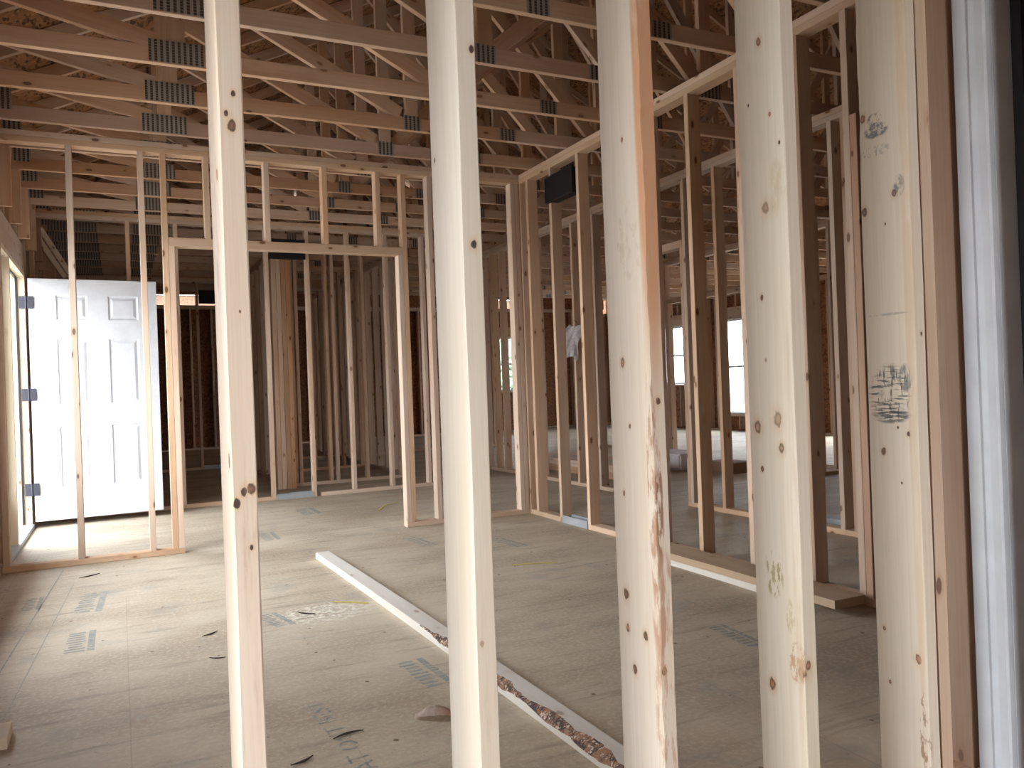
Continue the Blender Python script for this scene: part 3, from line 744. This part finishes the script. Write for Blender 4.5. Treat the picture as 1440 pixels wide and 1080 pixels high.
brace('slanting brace board in the upper left corner beyond the white door, the upper of two', (-.66, 8.95, 2.80), (-.42, 9.45, 2.40), .05, .02)
brace('slanting brace board in the upper left corner beyond the white door, the lower of two', (-.69, 8.98, 2.72), (-.46, 9.48, 2.36), .05, .02)

# ------------------------------------------------------------ loose boards on the floor
def bent_board(name, pts, w, t, z, mat, label, wane=False, seed=3):
    """board lying on the floor along centre points pts"""
    rg = random.Random(seed); L = sum((Vector(b)-Vector(a)).length for a, b in zip(pts[:-1], pts[1:]))
    bm = bmesh.new(); n = 160; rings = []
    a, b = Vector((*pts[0], 0)), Vector((*pts[-1], 0)); d = (b-a).normalized(); s = Vector((-d.y, d.x, 0))
    for i in range(n+1):
        u = i/n; y = (u-.5)*L
        bow = .012*math.sin(u*math.pi)
        c = .0025
        if wane and u > .50:
            e = min(1, (u-.50)/.06); c += e*(.017+.006*math.sin(u*80)+.004*rg.uniform(-1, 1)+.005*math.sin(u*31))
        ring = [(-w/2+bow, -t/2), (w/2-.0025+bow, -t/2), (w/2+bow, -t/2+.0025), (w/2+bow, t/2-.0025), (w/2-.0025+bow, t/2),
                (-w/2+c*1.4+bow, t/2), (-w/2+c*.5+bow, t/2-c*.35), (-w/2+bow, t/2-min(c*.8, t*.6))]
        rings.append([bm.verts.new((x, z_, y)) for x, z_ in ring])
    for i in range(n):
        for k in range(8): 
            fc = bm.faces.new((rings[i][k], rings[i][(k+1) % 8], rings[i+1][(k+1) % 8], rings[i+1][k]))
            if wane and i > n*.5 and k in (5, 6): fc.material_index = 1
    bm.faces.new(rings[0][::-1]); bm.faces.new(rings[-1])
    bmesh.ops.recalc_face_normals(bm, faces=bm.faces)
    me = mesh_from(bm, name); me.materials.append(mat); me.materials.append(BARK)
    o = bpy.data.objects.new(name, me); COL.objects.link(o)
    mm = Matrix.Identity(4)
    for i, v in enumerate((s*-1 if s.x < 0 else s, Vector((0, 0, 1)), d)):
        for j in range(3): mm[j][i] = v[j]
    if Vector(mm.col[0][:3]).cross(Vector(mm.col[1][:3])).dot(d) < 0:
        for j in range(3): mm[j][2] = -mm[j][2]
    mm.translation = (a+b)/2+Vector((0, 0, z+t/2)); o.matrix_basis = mm
    return tag(o, label, 'board', 'loose boards on the floor')
PB = wood('weathered_pale_board', (.70, .66, .60), (.62, .56, .49), seed=8.1, vary=0, knot_amt=.5, grain=.6)
bent_board('lumber_board', [(1.215, 1.53), (1.155, 5.26)], .089, .038, .0005, PB, 'long pale board with a bark edge lying across the floor between the near studs', True)
bent_board('lumber_board', [(2.885, 2.57), (2.905, 4.30)], .190, .038, .0395, wood('brown_board', (.50, .37, .25), (.44, .31, .20), vary=0, seed=9.2), 'wide brown board lying on top of a thinner board on the right', False)
bent_board('lumber_board', [(2.862, 3.0), (2.872, 4.3)], .089, .038, .0005, PB, 'thin pale board lying under the wide brown board on the right', False)
stick('lumber_offcut', 2.93, 3.04, 2.66, 2.93, .0005, .039, TRUSS).update_tag()
tag(bpy.data.objects['lumber_offcut'], 'short dark offcut tucked under the near end of the wide brown board', 'board offcut')
o = stick('lumber_block', -.66, -.345, 2.95, 3.09, .0005, .039, FRESH); tag(o, 'pale end of a board on the floor at the lower left edge', 'board')

# ------------------------------------------------------------ small things on the floor
def tube(name, pts, r, mat, label=None, cat=None, group=None, parent=None, seg=6, taper=True):
    bm = bmesh.new(); rings = []; pts = [Vector(p) for p in pts]; n = len(pts)
    for i, p in enumerate(pts):
        d = (pts[min(i+1, n-1)]-pts[max(i-1, 0)]).normalized(); s = d.cross(Vector((0, 0, 1))).normalized(); u = s.cross(d)
        rad = r*(1-.6*abs(2*i/(n-1)-1)) if taper else r
        rings.append([bm.verts.new(p+s*math.cos(a)*rad+u*math.sin(a)*rad) for a in [2*math.pi*k/seg for k in range(seg)]])
    for i in range(n-1):
        for k in range(seg): bm.faces.new((rings[i][k], rings[i][(k+1) % seg], rings[i+1][(k+1) % seg], rings[i+1][k]))
    bm.faces.new(rings[0][::-1]); bm.faces.new(rings[-1])
    c = sum(pts, Vector())/n; c.z = 0
    bmesh.ops.translate(bm, verts=bm.verts, vec=-c)
    o = obj(name, mesh_from(bm, name), mat, parent); o.location = c
    return tag(o, label, cat, group)
def twig(p, q, label, r=.0035, bend=.01):
    a, b = Vector((*p, r)), Vector((*q, r)); s = (b-a).cross(Vector((0, 0, 1))).normalized()
    tube('wood_splinter', [a+(b-a)*t+s*bend*math.sin(t*math.pi) for t in (0, .25, .5, .75, 1)], r, TWIG, label, 'splinter', 'dark splinters on the floor')
twig((.30, 3.86), (.37, 3.91), 'dark splinter on the floor to the left of the leftmost near stud, the farther one')
twig((.30, 3.53), (.36, 3.50), 'dark splinter beside the leftmost near stud, the nearer one', .003)
twig((.56, 2.49), (.66, 2.505), 'thin dark splinter crossing the printed floor lettering', .004, -.012)
twig((.41, 2.38), (.48, 2.41), 'forked dark splinter at the bottom edge left of the printed lettering', .004)
twig((.75, 4.02), (.82, 3.94), 'dark splinter lying in the sawdust patch', .004)
twig((-.25, 5.55), (-.14, 5.62), 'brown splinter near the foot of the middle stud wall at the left', .004)
def bark_piece():
    bm = bmesh.new(); rg = random.Random(5); nx, ny = 14, 6; g = []
    for i in range(nx+1):
        row = []
        for j in range(ny+1):
            u, v = i/nx, j/ny
            row.append(bm.verts.new(((u-.5)*.135, (v-.5)*.06*(1-.5*abs(2*u-1)), .034*math.sin(math.pi*u)*math.sin(math.pi*(.1+.8*v))+.003*rg.random())))
        g.append(row)
    for i in range(nx):
        for j in range(ny): bm.faces.new((g[i][j], g[i+1][j], g[i+1][j+1], g[i][j+1]))
    r_ = bmesh.ops.solidify(bm, geom=list(bm.faces), thickness=.004)
    m = wood('curled_bark_wood', (.72, .62, .54), (.42, .25, .17), vary=0, seed=11., knot_amt=.3)
    me = mesh_from(bm, 'bark'); me.materials.append(m)
    o = bpy.data.objects.new('bark_chip', me); COL.objects.link(o); o.location = (.895, 2.49, .004); o.rotation_euler = (0, 0, R(-25))
    tag(o, 'curled reddish bark chip on the floor left of the second near stud', 'bark chip')
bark_piece()
def nail_strip(pts, label, w=.016):
    """yellow collation strip with short teeth"""
    bm = bmesh.new(); P3 = []
    for a, b in zip(pts[:-1], pts[1:]):
        for k in range(12): P3.append(Vector((a[0]+(b[0]-a[0])*k/12, a[1]+(b[1]-a[1])*k/12, 0)))
    P3.append(Vector((*pts[-1], 0))); c = sum(P3, Vector())/len(P3)
    for i in range(len(P3)-1):
        d = (P3[i+1]-P3[i]); s = Vector((-d.y, d.x, 0)).normalized(); a, b = P3[i]-c, P3[i+1]-c
        lo, hi = -w/2, w/2
        for (u0, u1, s0, s1) in ((0, 1, -.0035, .0035), (.15, .6, -w/2, -.0034), (.15, .6, .0034, w/2)):
            q = [a+(b-a)*u0+s*s0, a+(b-a)*u1+s*s0, a+(b-a)*u1+s*s1, a+(b-a)*u0+s*s1]
            lo_ = [bm.verts.new((v.x, v.y, .001)) for v in q]; hi_ = [bm.verts.new((v.x, v.y, .005)) for v in q]
            bm.faces.new(lo_[::-1]); bm.faces.new(hi_)
            for k in range(4): bm.faces.new((lo_[k], lo_[(k+1) % 4], hi_[(k+1) % 4], hi_[k]))
    o = obj('nail_strip', mesh_from(bm, 'strip'), YEL); o.location = c
    tag(o, label, 'nail strip', 'yellow nail strips on the floor')
nail_strip([(.95, 4.11), (1.03, 4.05), (1.095, 3.99)], 'yellow nail strip touching the long pale board')
nail_strip([(2.07, 4.34), (2.2, 4.30), (2.33, 4.24)], 'straight yellow nail strip on the open floor between the second and middle near studs')
nail_strip([(2.06, 7.02), (2.12, 7.15), (2.2, 7.3), (2.36, 7.40)], 'curled yellow nail strip beyond the middle stud wall opening')

# printed marks on the subfloor (ink on the panels)
def ink_rects(name, lst, mat=INK):
    bm = bmesh.new()
    for (cx, cy, w, h, ang) in lst:
        c, s = math.cos(ang), math.sin(ang)
        v = [bm.verts.new((cx+x*c-y*s, cy+x*s+y*c, .0008)) for x, y in ((-w/2, -h/2), (w/2, -h/2), (w/2, h/2), (-w/2, h/2))]
        bm.faces.new(v)
    obj(name, mesh_from(bm, name), mat, fl)
def stamp(x, y, w=.16, h=.42, ang=0., seed=0):
    rg = random.Random(seed); L = [(0, 0, 0, 0)]; out = []
    c, s = math.cos(ang), math.sin(ang)
    def add(px, py, ww, hh): out.append((x+px*c-py*s, y+px*s+py*c, ww, hh, ang))
    add(w*.36, 0, w*.22, h)
    n = 9
    for k in range(n):
        hh = h/n*.55; add(-w*.12, -h/2+(k+.5)*h/n, w*rg.uniform(.4, .62), hh)
    ink_rects('printed_stamp', out)
stamp(-.17, 4.86, .15, .46, -.05, 1); stamp(-.19, 4.09, .13, .34, 0, 2); stamp(1.0, 2.90, .13, .32, .05, 3)
stamp(.63, 3.95, .12, .26, .2, 4); stamp(2.27, 2.62, .10, .30, -.1, 5); stamp(1.86, 5.40, .12, .40, .1, 6); stamp(2.36, 4.98, .12, .36, .1, 7)
stamp(.98, 6.3, .14, .35, 0, 8); stamp(.40, 2.05, .12, .25, 0, 9); stamp(1.5, 7.4, .2, .4, 0, 10); stamp(-.45, 5.0, .1, .3, 0, 11)
def lettering(txt, x, y, size, ang, name='printed_lettering'):
    cu = bpy.data.curves.new(name, 'FONT'); cu.body = txt; cu.size = size; cu.extrude = .0002; cu.space_character = 1.08
    cu.materials.append(INKT)
    o = bpy.data.objects.new(name, cu); COL.objects.link(o); o.rotation_euler = (0, 0, ang); o.location = (x, y, .0009)
    o.parent = fl
lettering('FLAT OUT BEST', .635, 2.15, .090, R(93))
# pencil-thin snapped line and scuffs
ink_rects('chalk_line', [(-.42, 4.6, .006, 2.6, R(-3)), (-.33, 4.3, .004, 2.2, R(-3))])

# ------------------------------------------------------------ far clutter
t = bmesh.new(); 
pg = empty('paper_tag', (4.28, 7.13, 1.66), label='crumpled white paper notice hanging on a stud beyond the right hand wall', cat='paper notice')
gv = [[t.verts.new((.015*math.sin(j*.9+k)+.006*math.sin(k*2.1), -.10+.20*k/8+.03*math.sin(j*.4), -.34*j/11+.03*math.sin(k*.7))) for k in range(9)] for j in range(12)]
for j in range(11):
    for k in range(8): t.faces.new((gv[j][k], gv[j][k+1], gv[j+1][k+1], gv[j+1][k]))
bmesh.ops.solidify(t, geom=list(t.faces), thickness=.0015)
me = mesh_from(t, 'sheet'); me.materials.append(PAPER)
sh = bpy.data.objects.new('sheet', me); COL.objects.link(sh); sh.parent = pg; sh.location = (-.02, 0, 0); sh.rotation_euler = (R(25), 0, R(35))
tube('string', [(4.27, 7.13, 1.66), (4.28, 7.20, 1.71), (4.296, 7.285, 1.74)], .003, TWIG, parent=None).parent = None
s_ = bpy.data.objects['string']; s_.location = (s_.location.x-4.28, s_.location.y-7.13, -1.66); s_.parent = pg

for i in range(4):
    for j in range(3):
        o = stick('stacked_board', 4.85+.20*j*1.0, 4.85+.20*j+.19, 7.3, 9.6, .001+i*.039, .001+i*.039+.038, TRUSS if (i+j) % 2 else WOOD)
        tag(o, 'board in the flat lumber stack on the far floor beyond the second long partition', 'board', 'lumber stack beyond the second long partition')
o = boxes('carton', [(6.12, 6.42, 7.0, 7.45, .001, .12)], CARD, None, bevel=.004, label='brown carton on the far floor in front of the tall bright window', cat='carton')
o = boxes('wrapped_bundle', [(5.85, 6.30, 7.6, 9.0, .001, .20)], PAPER, None, bevel=.02, label='pale wrapped bundle lying behind the brown carton', cat='bundle')
o = boxes('metal_strip', [(4.50, 4.62, 3.95, 4.3, .001, .05), (4.47, 4.65, 3.95, 3.96, .001, .06)], GALV, None, bevel=.002, label='shiny blue-grey metal piece on the floor behind the second long partition', cat='metal piece')

# ------------------------------------------------------------ trees outside the far window
def tree(x, y, h, label, seed):
    rg = random.Random(seed); root = empty('conifer_tree', (x, y, -.45), label=label, cat='tree', group='trees outside the far window')
    tube('trunk', [(0, 0, 0), (.05, 0, h*.3), (0, .04, h*.6), (0, 0, h*.95)], .12, BARK, parent=None, taper=False).parent = root
    bm = bmesh.new()
    for k in range(420):
        u = rg.random()**.8; z = h*(.12+.88*u); rad = (1-u)*h*.26*rg.uniform(.5, 1); a = rg.uniform(0, 6.28)
        c = Vector((rad*math.cos(a), rad*math.sin(a), z)); s = rg.uniform(.15, .35)
        bmesh.ops.create_icosphere(bm, subdivisions=1, radius=s, matrix=Matrix.Translation(c) @ Matrix.Scale(.55, 4, (0, 0, 1)))
    o = obj('foliage', mesh_from(bm, 'foliage'), GREEN); o.parent = root
tree(17.2, 36, 3.9, 'green conifer seen through the left part of the far window', 1)
tree(19.6, 35, 3.4, 'green conifer seen through the right part of the far window', 2)
